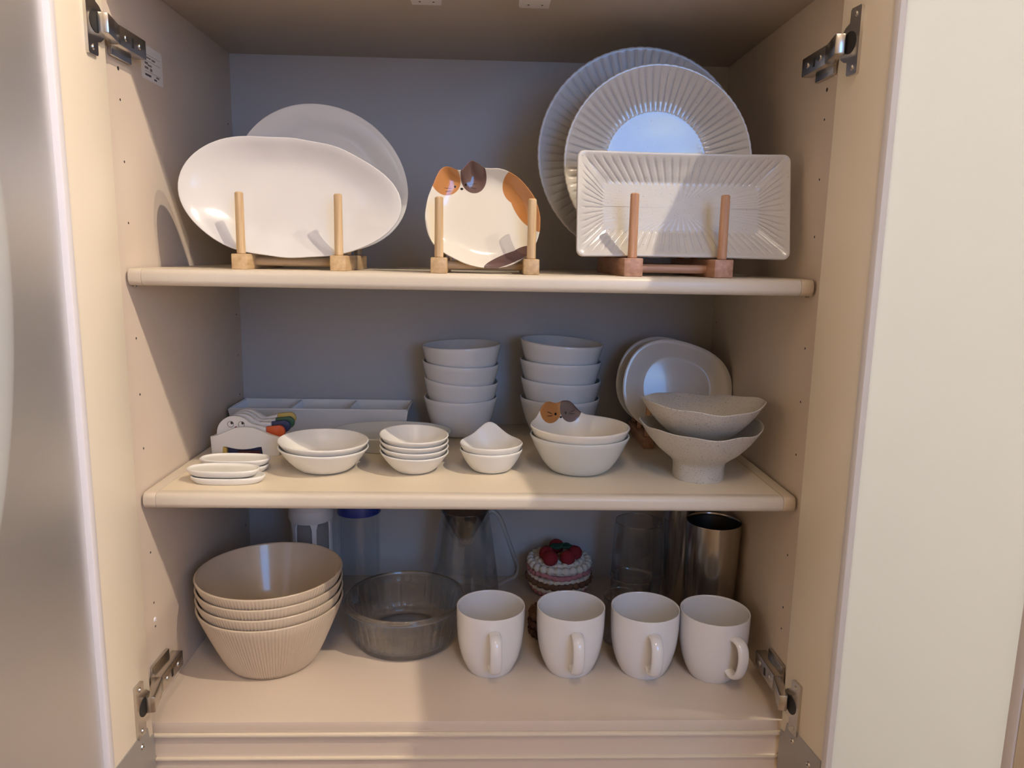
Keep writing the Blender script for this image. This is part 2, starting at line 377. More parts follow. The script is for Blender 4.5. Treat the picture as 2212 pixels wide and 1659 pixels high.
for a in (WX0, WX1-.03): w.box(a, a+.03, WY-.06, WY-.01, WZ0, WZ1, .003)
for a in (WZ0, WZ1-.03): w.box(WX0+.03, WX1-.03, WY-.06, WY-.01, a, a+.03, .003)
struct(w.build('window_1', 'bead'))

# ------------------------------------------------------------------ the cabinet
cab = tag(empty('cabinet', (W_/2, D_/2, 0)), 'cream wall cabinet standing open with frosted glass doors and three levels of dishes', 'cabinet')
def part(b, name, mat, parent=cab, smooth=35):
    o = b.build(name, mat, None, smooth)
    if parent is cab: o.parent = cab; o.matrix_parent_inverse = cab_inv
    else: o.parent = parent
    return o
bpy.context.view_layer.update(); cab_inv = Matrix.Translation((W_/2, D_/2, 0)).inverted()
sideL = part(B().box(-.018, 0, 0, D_+.012, -.018, ZC+.02, .0006), 'side_panel', 'melamine')
sideR = part(B().box(W_, W_+.018, 0, D_+.012, -.018, ZC+.02, .0006), 'side_panel', 'melamine')
part(B().box(0, W_, D_, D_+.012, -.018, ZC+.02), 'back_panel', 'back')
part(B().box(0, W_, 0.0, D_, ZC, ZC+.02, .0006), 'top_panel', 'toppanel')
part(B().box(0, W_, 0.0, D_, -.0128, 0, .0006), 'bottom_panel', 'melamine')
part(B().box(0.002, W_-.002, -.0035, .02, -.0172, -.0130, .0014), 'light_rail', 'shelf')
part(B().box(0, W_, .0015, .02, -.0432, -.0180), 'lower_panel', 'melamine')
part(B().box(0, W_, -.002, .02, -.0462, -.0432, .001), 'lower_trim', 'shelf')
part(B().box(0, W_, .0015, .02, -.11, -.0462), 'base_panel', 'melamine')
for x0, x1 in ((.0005, .012), (W_-.012, W_-.0005)):
    part(B().box(x0, x1, -.005, .0014, -.0485, -.0405, .001), 'corner_bracket', 'chrome')
for side, X, zs in ((sideL, 0.0, (.689, .6591, .5988, .5377, .418, .3575, .2978, .1783, .1185, .09)), (sideR, W_, (.6865, .6569, .5964, .537, .4172, .3575, .2972, .1783, .1141, .0877))):
    s = 1 if X == 0 else -1
    for y in (.0446, .3665):
        for z in zs:
            rr = .0021 if (z > .68 and y < .1) else .0013
            if y > .1 and z > .7: continue
            part(B().cyl((X-s*.0010, y, z), (X+s*.00015, y, z), rr, n=12), 'pin_hole', 'hole', side)
    if X == 0:
        for z in (.0985,):
            part(B().cyl((0, .044, z), (.0012, .044, z), .003, .0022, n=14), 'screw_cap', 'bead', side)
lines = [((.20, .18, .16), [(.1255, .7190, .020, .0002, 0, 'b'), (.1255, .7125, .020, .0002, 0, 'b'), (.1255, .7015, .020, .0002, 0, 'b'),
         (.128, .7157, .0045, .0011, 0, 'b'), (.116, .7160, .006, .0008, 0, 'b'), (.110, .7098, .004, .0013, 0, 'b'), (.118, .7085, .005, .0010, 0, 'b'), (.110, .7050, .0045, .0012, 0, 'b'),
         (.121, .7045, .003, .0016, 0, 'b'), (.137, .6995, .004, .0010, 0, 'b')]), ((.06, .05, .05), [(.113, .6978, .0075, .0011, 0, 'b'), (.131, .6962, .0035, .0009, 0, 'b')])]
MT['label'] = printed('printed_paper_label', (.84, .80, .75), lines, 0.5, 'yz', coat=0)
lab = part(B().prism([(.100, .7285), (.149, .7285), (.1510, .7265), (.1510, .6945), (.149, .6925), (.100, .6925), (.098, .6945), (.098, .7265)], 0, .0003, Matrix(((0, 0, 1, 0), (1, 0, 0, 0), (0, 1, 0, 0), (0, 0, 0, 1)))), 'paper_label', 'label', sideL)
lab['label'] = 'small white printed paper label'
for x0, x1 in ((.2860, .3185), (.4020, .4350)):
    c = part(B().box(x0, x1, .055, .112, ZC-.0115, ZC, .0015), 'door_catch', 'bead')
    for f in (.3, .75):
        part(B().cyl((x0+(x1-x0)*f, .100, ZC-.0117), (x0+(x1-x0)*f, .100, ZC-.010), .0012, n=10), 'screw', 'hole', c)

# doors: a = along the door from its hinge edge, o = outwards, z up
def door_frame(right):
    t = radians(98.0 if right else 92.0)
    if right: P = Vector((W_-.0126, -.005, 0)); X = Vector((-cos(t), -sin(t), 0)); Y = Vector((sin(t), -cos(t), 0))
    else: P = Vector((.0126, -.005, 0)); X = Vector((cos(t), -sin(t), 0)); Y = Vector((-sin(t), -cos(t), 0))
    return Matrix(((X.x, Y.x, 0, P.x), (X.y, Y.y, 0, P.y), (0, 0, 1, 0), (0, 0, 0, 1)))
DW, DZ0, DZ1, STL = 0.368, -0.075, 0.812, 0.079
for right in (True, False):
    T = door_frame(right)
    def dpart(b, name, mat, parent=None, smooth=35):
        b.bm.transform(T); return part(b, name, mat, parent or cab, smooth)
    far = .282
    d = B().box(0, STL, 0, .020, DZ0, DZ1, .001).box(far+.009, DW, 0, .020, DZ0, DZ1, .001).box(STL, far+.009, 0, .020, DZ1-.06, DZ1, .001).box(STL, far+.009, 0, .020, DZ0, DZ0+.02, .001)
    door = dpart(d, 'door', 'door'); door['label'] = ('right' if right else 'left')+' open door with cream frame'
    g = dpart(B().box(STL+.009, far, .004, .008, DZ0+.02, DZ1-.06), 'glass_panel', 'frosted', door); g['label'] = 'frosted glass'
    dpart(B().box(STL+.0003, STL+.009, -.0022, .0095, DZ0+.0203, DZ1-.0603, .0018), 'glass_bead', 'bead', door)
    dpart(B().box(far, far+.0087, -.0012, .0095, DZ0+.0203, DZ1-.0603, .0012), 'glass_bead', 'bead', door)
    # steel corner plate screwed to the foot of the hinge stile
    zt = .0095 if right else .0065
    pl_ = [(.0005, zt-.016), (.008, zt-.016), (.010, zt-.013), (.0125, zt-.001), (.0150, zt), (.0775, zt-.001), (.0775, -.072), (.0005, -.072)]
    Mx = Matrix(((1, 0, 0, 0), (0, 0, 1, 0), (0, 1, 0, 0), (0, 0, 0, 1)))
    cp = dpart(B().prism(pl_, -.0012, 0, Mx), 'corner_plate', 'steelplate', door)
    for a, z in ((.026, zt-.014), (.058, zt-.019)):
        dpart(B().cyl((a, -.0026, z), (a, -.0010, z), .0026, .0034, 16), 'screw', 'chrome', door)
        dpart(B().cyl((a, -.0028, z), (a, -.0022, z), .0009, n=8), 'screw_slot', 'dark', door)
    # hinges
    for zc in (.7135, .035):
        sx = (lambda x: x) if right else (lambda x: W_-x)
        def wb(b):   # mirror a piece for the left side
            if not right: b.bm.transform(Matrix(((-1, 0, 0, W_), (0, 1, 0, 0), (0, 0, 1, 0), (0, 0, 0, 1))))
            return b
        up = 1 if zc > .4 else 1
        arm = wb(B().box(W_-.0165, W_-.0035, .0165, .074, zc-.0095, zc+.0095, .0012))
        hg = part(arm, 'hinge', 'chrome'); hg['label'] = 'nickel-plated cup hinge'
        part(wb(B().box(W_-.0045, W_-.0005, .024, .066, zc-.0165, zc+.0165, .001)), 'mounting_plate', 'chrome', hg)
        link_m = Matrix.Translation((W_-.0115, .0165, zc)) @ Matrix.Rotation(radians(-12), 4, 'Z')
        part(wb(B().box(-.0052, .0045, -.040, .001, -.0092, .0092, .0014, 2, link_m)), 'hinge_arm', 'chrome', hg)
        for y in (.030, .060):
            part(wb(B().cyl((W_-.0174, y, zc), (W_-.0160, y, zc), .0030, .0036, 14)), 'screw', 'chrome', hg)
        part(wb(B().box(W_-.0169, W_-.0160, .041, .045, zc-.0055, zc+.0035)), 'adjusting_slot', 'dark', hg)
        fl = [(.0345, .0285), (.0335, .0300), (.020, .0300), (.0185, .0285), (.0180, .0175), (.012, .015), (.0065, .0095), (.0045, .003), (.0045, -.006), (.0075, -.0125), (.013, -.0162), (.0180, -.0175), (.0185, -.0285), (.020, -.0300), (.0335, -.0300), (.0345, -.0285)]
        b = B().prism([(x, z+zc) for x, z in fl], -.0030, 0, Mx); dpart(b, 'cup_flange', 'chrome', hg)
        b = B().cyl((.0200, -.0034, zc), (.0200, -.0005, zc), .0100, n=24); dpart(b, 'hinge_cup', 'dark', hg)
        for z in (zc+.0235, zc-.0235):
            dpart(B().cyl((.0265, -.0042, z), (.0265, -.0020, z), .0020, .0034, 14), 'screw', 'chrome', hg)

# shelves
def shelf(z, label):
    s = tag(empty('shelf_board', (W_/2, .2, z-ST)), label, 'shelf', None)
    inv = Matrix.Translation((-W_/2, -.2, -(z-ST)))
    def p(b, name, mat, lab=None):
        b.bm.transform(inv); o = b.build(name, mat, s); 
        if lab: o['label'] = lab
    p(B().box(.0165, W_-.0165, SY+.012, D_-.0012, z-ST, z, .0004), 'board', 'shelf')
    def nose(x0, x1, y1):
        r = .0060
        poly = [(y1, z-ST), (y1, z)]+[(SY+r-r*sin(t), z-r+r*cos(t)) for t in (k*pi/12 for k in range(7))]+[(SY+r-r*cos(t), z-ST+r-r*sin(t)) for t in (k*pi/12 for k in range(7))]
        return B().prism(poly, x0, x1, Matrix(((0, 0, 1, 0), (1, 0, 0, 0), (0, 1, 0, 0), (0, 0, 0, 1))), .0004)
    p(nose(.0165, W_-.0165, SY+.012), 'front_edge', 'edge')
    for x0, x1 in ((.0030, .0162), (W_-.0162, W_-.0030)): p(nose(x0, x1, D_-.0012), 'end_cap', 'cap')
    for x0, x1 in ((.0006, .0040), (W_-.0040, W_-.0006)):
        for y in (.0446, .3665): p(B().cyl(((x0+x1)/2 - .0016, y, z-ST-.0010), ((x0+x1)/2 + .0016, y, z-ST-.0010), .0012, n=10), 'shelf_pin', 'chrome')
shelf(ZT, 'upper cream shelf carrying the plates that stand in wooden racks')
shelf(ZM, 'middle cream shelf carrying stacks of small white bowls')

# ------------------------------------------------------------------ wooden plate racks
def rack(x0, x1, y0, y1, z, pegs_y, ptop, hw, wood_, label, bw=.0168, bh=.0165, pr=.0047, back=None):
    r = tag(empty('plate_rack', ((x0+x1)/2, (y0+y1)/2, z)), label, 'plate rack', 'wooden plate racks')
    inv = Matrix.Translation((-(x0+x1)/2, -(y0+y1)/2, -z))
    def p(b, name, mat): b.bm.transform(inv); return b.build(name, mat, r)
    for x in (x0, x1): p(B().box(x-bw/2, x+bw/2, y0, y1, z, z+bh, .0012), 'rail', wood_+'_y')
    for y in (y0+.034, y1-.022): p(B().cyl((x0+bw/2-.0005, y, z+.0085), (x1-bw/2+.0005, y, z+.0085), .0048, n=16), 'cross_dowel', wood_+'_x')
    for i, y in enumerate(pegs_y):
        for x in (x0, x1):
            tp = ptop if i == 0 else (back or ptop)
            p(B().cyl((x, y, z+bh-.0005), (x, y, tp), pr, pr*.95, 18, .0012), 'peg', wood_+'_v')
    return r
rack(.1064, .2108, .060, .205, ZT, (.0685, .1160, .190), .5732, .1, 'bamboo', 'pale bamboo plate rack on the upper shelf holding the white oval platter')
rack(.3202, .4175, .034, .150, ZT, (.0425, .0930), .5705, .1, 'bamboo', 'pale bamboo plate rack on the upper shelf holding the cat plate', bw=.0166)
rack(.5262, .6232, .040, .236, ZT, (.0500, .1010, .1600, .2240), .5790, .1, 'red', 'reddish wooden plate rack on the upper shelf under the fluted plates', bw=.0202, bh=.0195, pr=.0050)
rack(.5965, .6900, .238, .350, ZM, (.2470, .2980, .3400), .3225, .1, 'red', 'reddish wooden plate rack behind the footed stoneware bowls on the middle shelf', bw=.0150, bh=.0160, pr=.0044)

# ------------------------------------------------------------------ standing plates
def stand(name, prof, R, mat, centre, tau, n, label, cat='plate', group=None, zmod=None, rmod=None):
    V, F = dish_vf(prof, R, n, zmod, rmod); o = vf(name, V, F, mat, None, 70)
    o.location = centre; o.rotation_euler = (pi/2-radians(tau), 0, 0); return tag(o, label, cat, group)
def plate_prof(d, t, well, lip=.0016, soft=.08, K=4, crown=0.0):
    # rim at z = 0 facing local +z; the well lies d behind it
    o = [(0, -d-t), (well*.70, -d-t), (well*.86, -d-t), (well*.98, -d-t*.75)]
    for k in range(1, K): q = k/K; o.append((well+(1-well)*q, -(d+t*.7)*(1-q)**1.15-lip*1.7*q))
    o += [(.994, -lip*1.25), (1.0, -lip*.7), (.998, -lip*.2), (.990, 0)]
    for k in range(1, K): q = k/K; o.append((1-(1-well)*q-.012, -d*q**1.2))
    o += [(well+.005, -d*.985), (well-soft*.6, -d)]+[(well*.9*q, -d+crown*(1-q*q)) for q in (.85, .7, .55, .4, .25, .12, 0)]
    return o
OVAL = [121.2,115.3,106.1,96.5,88.4,82.4,77.7,73.5,69.7,66.9,65.4,65.1,65.5,66.4,68.1,71.3,76.4,83.4,91.6,100.3,108.7,116.1,121.4,123.4,121.7,116.6,109.7,102.3,95.5,89.2,83.2,77.6,72.8,69.5,67.7,67.0,66.8,67.0,68.1,70.5,74.5,79.6,85.6,92.5,100.7,109.6,117.4,122.0]
stand('oval_platter', cr_open([(0, -.0200), (.45, -.0200), (.60, -.0190), (.80, -.0127), (.93, -.0062), (.992, -.0027), (1, -.0014), (.996, -.0003), (.985, -.0002), (.92, -.0026), (.80, -.0080), (.62, -.0142), (.40, -.0166), (0, -.0170)], 3), polar([v*.988 for v in OVAL]), 'platter', (.1560, .0862, .5700), 9, 120,
      'glossy white oval platter standing in the left bamboo rack', 'platter')
EGG = [100.9,98.2,95.6,93.2,91.1,89.5,88.3,87.3,86.7,86.4,86.4,86.9,87.8,89.1,90.6,92.3,94.1,95.9,97.6,99.2,100.6,101.9,102.8,103.3,103.3,102.8,101.9,100.7,99.3,97.9,96.6,95.2,93.8,92.4,91.0,89.7,88.9,88.8,89.6,91.4,94.0,97.2,100.4,103.1,104.9,105.6,104.9,103.3]
stand('egg_plate', plate_prof(.012, .004, .66), polar(EGG), 'grey', (.1737, .1624, .5969), 8, 120, 'large pale egg-shaped plate standing behind the white oval platter')
CAT = [61.3,60.8,60.3,59.9,59.4,59.0,58.6,58.1,57.7,57.1,56.6,56.2,55.9,55.7,55.5,55.3,55.0,54.8,54.5,54.3,53.9,53.6,53.3,52.9,52.4,51.8,51.0,50.4,50.1,50.0,50.6,52.7,55.1,57.4,59.2,58.9,57.5,55.5,54.0,53.2,54.4,58.0,62.4,64.9,66.0,66.0,65.3,64.5,63.6,62.8,62.2,61.7,61.4,61.4,61.4,61.4,61.3,61.3,61.3,61.5,61.7,61.9,62.0,62.0,62.1,62.3,62.4,62.5,62.5,62.4,62.2,61.9,61.4,60.8,60.1,59.4,58.7,58.0,57.4,57.0,56.7,56.5,56.5,56.5,56.5,56.5,56.6,56.7,56.9,57.2,57.5,57.8,58.2,58.7,59.2,59.7,60.2,60.8,61.4,61.9,62.4,62.9,63.3,63.7,64.0,64.2,64.4,64.7,65.0,65.1,64.9,64.7,64.4,64.1,63.8,63.5,63.1,62.5,62.1,61.8]
mm = lambda *L: [tuple(v*.001 for v in e[:4])+(e[4], e[5]) for e in L]
ORG, BRN, BLK = (.53, .22, .065), (.135, .078, .068), (.008, .007, .007)
MT['catplate'] = printed('cat_painted_glaze', (.74, .69, .585), [
    (ORG, mm((-40.5, 37.5, 16.2, 15.8, 0, 'e'), (-46, 44, 16, 16, 0, 'e'))),
    (BRN, mm((-10.6, 42.0, 14.2, 17.0, 8, 'e'), (-12, 50, 12, 14, 0, 'e'))),
    (ORG, mm((35.5, 31.0, 14.5, 17.5, 20, 'e'), (47.0, 16.0, 15.5, 33.0, 27, 'e'), (56, 2, 10, 22, 22, 'e'))),
    (BRN, mm((26.5, -47.0, 27.0, 6.8, 23, 'e'), (40, -41, 14, 6.5, 30, 'e'))),
    (BLK, mm((-30.6, 31.8, 1.15, 1.25, 0, 'e'), (-18.9, 34.0, 1.15, 1.25, 0, 'e'), (-23.3, 29.7, 1.7, 1.3, 0, 'e'), (-38.0, 29.6, 4.6, .28, 2, 'e'), (-37.5, 26.6, 4.2, .28, 14, 'e'), (-11.0, 35.1, 4.0, .28, 12, 'e'), (-11.0, 30.8, 4.0, .28, -9, 'e')))])
stand('cat_plate', cr_open([(0, -.0150), (.50, -.0150), (.64, -.0144), (.82, -.0090), (.95, -.0042), (.995, -.0022), (1, -.0011), (.995, -.0002), (.980, -.0003), (.90, -.0044), (.80, -.0084), (.66, -.0108), (.45, -.0115), (0, -.0115)], 3), polar(CAT), 'catplate', (.3658, .0615, .5548), 11, 240,
      'cat-shaped cream plate with orange and brown patches in the middle bamboo rack')
# fluted round plates
def fluted_prof():
    return cr_open([(0, -.019), (.50, -.019), (.56, -.0185), (.75, -.0120), (.93, -.0050), (.992, -.0026), (1, -.0012), (.994, -.0002), (.975, -.0003), (.90, -.0035), (.78, -.0085), (.65, -.0128), (.555, -.0146), (.52, -.0150), (.30, -.0150), (0, -.0150)], 3)
def groove(N_, depth, lo=.60, hi=.95):
    def z(th, s, z0, q):
        if q < .5 or s < lo-.06 or s > hi+.03: return z0
        k = min(1, max(0, (s-lo+.06)/.08))*min(1, max(0, (hi+.03-s)/.05)); return z0-depth*k*max(0, cos(N_*th))**3
    return z
def scallop(N_): return lambda th, q, s, z: (-.0006*max(0, cos(N_*th))**3 if s > .97 else 0)
stand('fluted_plate', fluted_prof(), .1272, 'flutedback', (.5580, .1860, .6365), 4.0, 72*8, 'large grey round plate with fluted rim, rearmost behind another fluted plate', 'plate', 'round fluted plates', groove(72, .0016), scallop(72))
stand('fluted_plate', fluted_prof(), .1098, 'fluted', (.5674, .1310, .6210), 2.8, 72*8, 'round fluted plate with blue window reflection standing behind the rectangular dish', 'plate', 'round fluted plates', groove(72, .0016), scallop(72))
# rectangular fluted dish
def rect_plate():
    A_, Bh = .1178, .0580
    def ring(m, z, rc):
        a, b = A_-m, Bh-m; rc = min(rc, b*.9); P = []
        ns = {'h': 176, 'v': 88, 'c': 12}
        cs = [((a-rc), (b-rc), 0), (-(a-rc), (b-rc), 90), (-(a-rc), -(b-rc), 180), ((a-rc), -(b-rc), 270)]
        for ci, (cx, cy, a0) in enumerate(cs):
            for k in range(ns['c']+1): t = radians(a0+90*k/ns['c']); P.append((cx+rc*cos(t), cy+rc*sin(t), z))
            nx = cs[(ci+1) % 4]; t = radians(a0+90); p0 = (cx+rc*cos(t), cy+rc*sin(t)); t2 = radians(nx[2]); p1 = (nx[0]+rc*cos(t2), nx[1]+rc*sin(t2))
            n = ns['h'] if ci % 2 == 0 else ns['v']
            for k in range(1, n): q = k/n; P.append((p0[0]+(p1[0]-p0[0])*q, p0[1]+(p1[1]-p0[1])*q, z))
        return P
    prof = cr_open([(.045, -.0185, .012), (.036, -.0180, .012), (.020, -.0105, .012), (.006, -.0048, .010), (.0006, -.0036, .008), (0, -.0018, .008), (.0006, -.0003, .008), (.0022, -.0002, .008), (.0060, -.0022, .008), (.014, -.0068, .008), (.0235, -.0112, .008), (.0290, -.0140, .008), (.0325, -.0146, .008)], 3)
    V, F = [], []; rows = []
    for (m, z, rc) in prof:
        R_ = ring(max(m, 0), z, rc)
        # rim edges bow very slightly inwards
        n = len(R_); row = []
        front = z > -.0150 and len(rows) > 20
        for i, p in enumerate(R_):
            zz = p[2]
            if front:
                k = min(1, max(0, (m-.005)/.004))*min(1, max(0, (.0325-m)/.005)); zz -= .0015*k*max(0, cos(2*pi*i/8.0))**3
            bow = .0010*(1-min(1, abs(p[0])/A_)**2)*(1 if p[1] > 0 else -1)
            row.append(len(V)); V.append((p[0], p[1]-bow, zz))
        rows.append(row)
    for i in range(len(rows)-1):
        a, b = rows[i], rows[i+1]; n = len(a)
        for j in range(n): F.append((a[j], a[(j+1) % n], b[(j+1) % n], b[j]))
    for row, z, rev in ((rows[0], -.0185, True), (rows[-1], -.0147, False)):
        c = len(V); V.append((0, 0, z)); n = len(row)
        for j in range(n): F.append((row[(j+1) % n], row[j], c) if rev else (row[j], row[(j+1) % n], c))
    o = vf('rectangular_dish', V, F, 'flutedrect', None, 70); o.location = (.5853, .0725, .5695); o.rotation_euler = (pi/2-radians(10), 0, 0)
    tag(o, 'rectangular pale stoneware dish with fluted border standing in the reddish rack', 'dish')
rect_plate()
SMALL = [79.9,79.4,78.5,77.1,75.2,72.9,70.5,68.3,66.6,65.7,65.6,66.1,67.4,69.0,71.1,73.2,75.3,77.0,78.3,78.9,79.1,79.0,79.0,79.1,79.5,79.9,80.2,80.1,79.3,77.9,76.2,74.3,72.6,71.1,69.9,68.9,68.3,68.1,68.4,69.3,70.8,72.8,74.9,76.8,78.3,79.3,79.9,80.0]
SMALL = [v*.975 for v in SMALL]
stand('small_egg_plate', plate_prof(.009, .004, .64, crown=.0014), polar(SMALL), 'grey', (.6412, .2712, .3340), 12, 120, 'grey egg-shaped plate with bright window reflection behind the footed bowls', 'plate', 'egg-shaped plates in the rear rack')
stand('small_egg_plate', plate_prof(.009, .004, .64, crown=.0014), polar(SMALL), 'grey', (.6395, .3165, .3325), 12, 120, 'grey egg-shaped plate mostly hidden, rear one of the pair behind the footed bowls', 'plate', 'egg-shaped plates in the rear rack')

# ------------------------------------------------------------------ middle shelf: stacks
def stack(items, group):
    for o, lab, cat in items: tag(o, lab, cat, group)
# tall tapered cups, two stacks of four, rims slightly slanted
def cup_z(A, ph): return lambda th, s, z, q: z+A*cos(th-ph)*(max(z, 0)/.0573)**2 if s > .3 else z
ORD4 = ('lowest', 'second from the bottom', 'third from the bottom', 'topmost')
for nm, cx, cy, dz, spec in (('left', .3350, .3175, .0252, ((.0538, .002, pi/2, .012, 0.0), (.0545, .0042, 2.6, .012, .2), (.0560, .0030, 2.4, .012, 0), (.0572, .0020, .5, .012, .2))),
                             ('right', .4800, .3190, .0272, ((.0590, .001, 2.0, .03, 0), (.0596, .0025, 2.6, .03, .3), (.0600, .0015, 2.8, .03, 0), (.0606, .0040, 2.6, .03, 0)))):
    for k, (R_, A, ph, e, e0) in enumerate(spec):
        o = bowl('tapered_cup', 'whiteb', (lambda th, R_=R_, e=e, e0=e0: R_*(1+e*cos(2*(th-e0))-e)), R_, .0573, .58, .0030, .52, 72, zmod=cup_z(A, ph), floor=.005)
        o.location = (cx+(.001*(k % 2)), cy, ZM+dz*k)
        tag(o, 'white tapered cup, %s in the %s stack of four at the back' % (ORD4[k], nm), 'cup', 'white cups stacked at the back')
# stack of four small dishes
def egg(R_, a=.06, ph=0.0, b=.03): return lambda th: R_*(1+a*cos(th-ph)+b*cos(2*(th-ph)))/(1+a*.4)
for k in range(4):
    o = bowl('small_dish', 'satin', egg(.0415, .05, pi+.3, .03), .0415, .0262, .42, .0026, .62, 72, zmod=lambda th, s, z, q: z+(.0028*cos(th-2.2)*(z/.026)**2 if s > .3 else 0))
    o.location = (.2878, .1234, ZM+.0068*k); o.rotation_euler = (0, 0, .06*(k-1.5))
    tag(o, 'small white dish, %s in the stack of four beside the spouted dishes' % ORD4[k], 'dish', 'small white dishes stacked')
for k in range(2):
    o = bowl('spouted_dish', 'satin', lambda th: .0388*(1-.03*exp(-((th-pi/2)/.5)**2)), .0388, .0262, .48, .0025, .58, 96,
             zmod=lambda th, s, z, q: z+((.0165*exp(-((th-1.62)/.48)**2)+.0015)*(max(z, 0)/.0262)**2.0 if s > .3 else 0))
    o.location = (.3788, .1305, ZM+.0076*k)
    tag(o, ('small white dish with a pointed back lip, %s of two' % ('lower' if k == 0 else 'upper')), 'dish', 'spouted white dishes')
# cat bowl on a plain bowl
o = bowl('plain_bowl', 'celadon', .0615, .0615, .0462, .50, .0030, .60, 96); o.location = (.4870, .1334, ZM)  # grey glaze stands in for the shade this bowl lies in
tag(o, 'plain bowl underneath the cat-eared bowl, greyed to suggest its shadow', 'bowl')
MT['catbowl'] = printed('cat_bowl_glaze', (.82, .765, .66), [
    (ORG, mm((-32.0, 57.0, 15.0, 19.0, 8, 'e'))), (BRN, mm((-4.6, 57.5, 15.2, 20.0, -8, 'e'))),
    (BLK, mm((-25.6, 49.0, 1.5, 1.8, 0, 'e'), (-12.0, 49.6, 1.5, 1.8, 0, 'e'), (-18.4, 44.6, 1.7, 1.5, 0, 'e'), (-33.5, 51.5, 4.4, .42, -28, 'e'), (-33.5, 47.6, 4.6, .42, -4, 'e'), (-4, 51.0, 4.6, .42, 24, 'e'), (-4, 48.2, 4.2, .42, 0, 'e')))], axes='xz', front=True)
def ears(th, s, z, q):
    if s < .3: return z
    a = min(1.0, exp(-abs((th-2.25)/.25)**2.4)+exp(-abs((th-1.76)/.26)**2.4))
    return z+(.0165*a+.003*exp(-((th-2.0)/.6)**2)+.0030*sin(th)*0)*(max(z, 0)/.0462)**3
o = bowl('cat_bowl', 'catbowl', .0615, .0615, .0462, .50, .0030, .60, 160, zmod=ears, K=14); o.location = (.4870, .1334, ZM+.0105)
tag(o, 'cream bowl with two painted cat ears on its back rim', 'bowl')
# oval bowls
for k in range(2):
    o = bowl('oval_bowl', 'satin', egg(.0545, .05, pi*.9, .02), .0545, .0300, .44, .0028, .60, 96, zmod=lambda th, s, z, q: z+(.0016*cos(th-2.5)*(z/.03)**2 if s > .3 else 0))
    o.location = (.1790, .1255, ZM+.0075*k)
    tag(o, ('%s of two white oval bowls beside the small oval saucers' % ('lower' if k == 0 else 'upper')), 'bowl', 'white oval bowls')
# footed stoneware bowls
def stone_prof():
    return cr_open([(0, .004), (.36, .003), (.415, 0), (.430, .0012), (.425, .010), (.435, .0185), (.50, .0245), (.68, .0345), (.86, .0480), (.965, .0590), (.992, .0622), (1, .0634), (.985, .0640), (.955, .0618), (.84, .0520), (.66, .0382), (.45, .0272), (.20, .0250), (0, .0246)], 3)
def wob(ph, A):
    return lambda th, s, z, q: z+((.0030*cos(2*th)+A*sin(3*th+ph)+.0007*sin(5*th+2*ph)+.0007*sin(9*th)-.0016*sin(th))*max(0, (s-.5)/.5)**1.6)
def wobr(ph): return lambda th, q, s, z: (.0014*sin(3*th+ph)+.0009*sin(7*th+1)+.0010*sin(4*th+40*z)*s)*s*(1 if s > .3 else 0)
for k, (dz, ph) in enumerate(((0, .4), (.0290, 2.2))):
    V, F = dish_vf(stone_prof(), .0715, 120, wob(ph, .0012), wobr(ph)); o = vf('footed_bowl', V, F, 'stone', None, 80); o.location = (.6295-.001*k, .1075, ZM+dz)
    tag(o, ('lower of two rough speckled stoneware bowls, showing its round foot' if k == 0 else 'upper rough speckled stoneware bowl with a wavy rim, resting in another'), 'bowl', 'footed stoneware bowls')
# shallow oval dish behind the stacks
o = bowl('oval_dish', 'celadon', lambda th: .0815*.0560/math.sqrt((.0560*cos(th))**2+(.0815*sin(th))**2), .068, .0225, .80, .0030, .9, 96); o.location = (.2440, .2420, ZM)
tag(o, 'shallow pale oval dish lying behind the small dish stacks', 'dish')
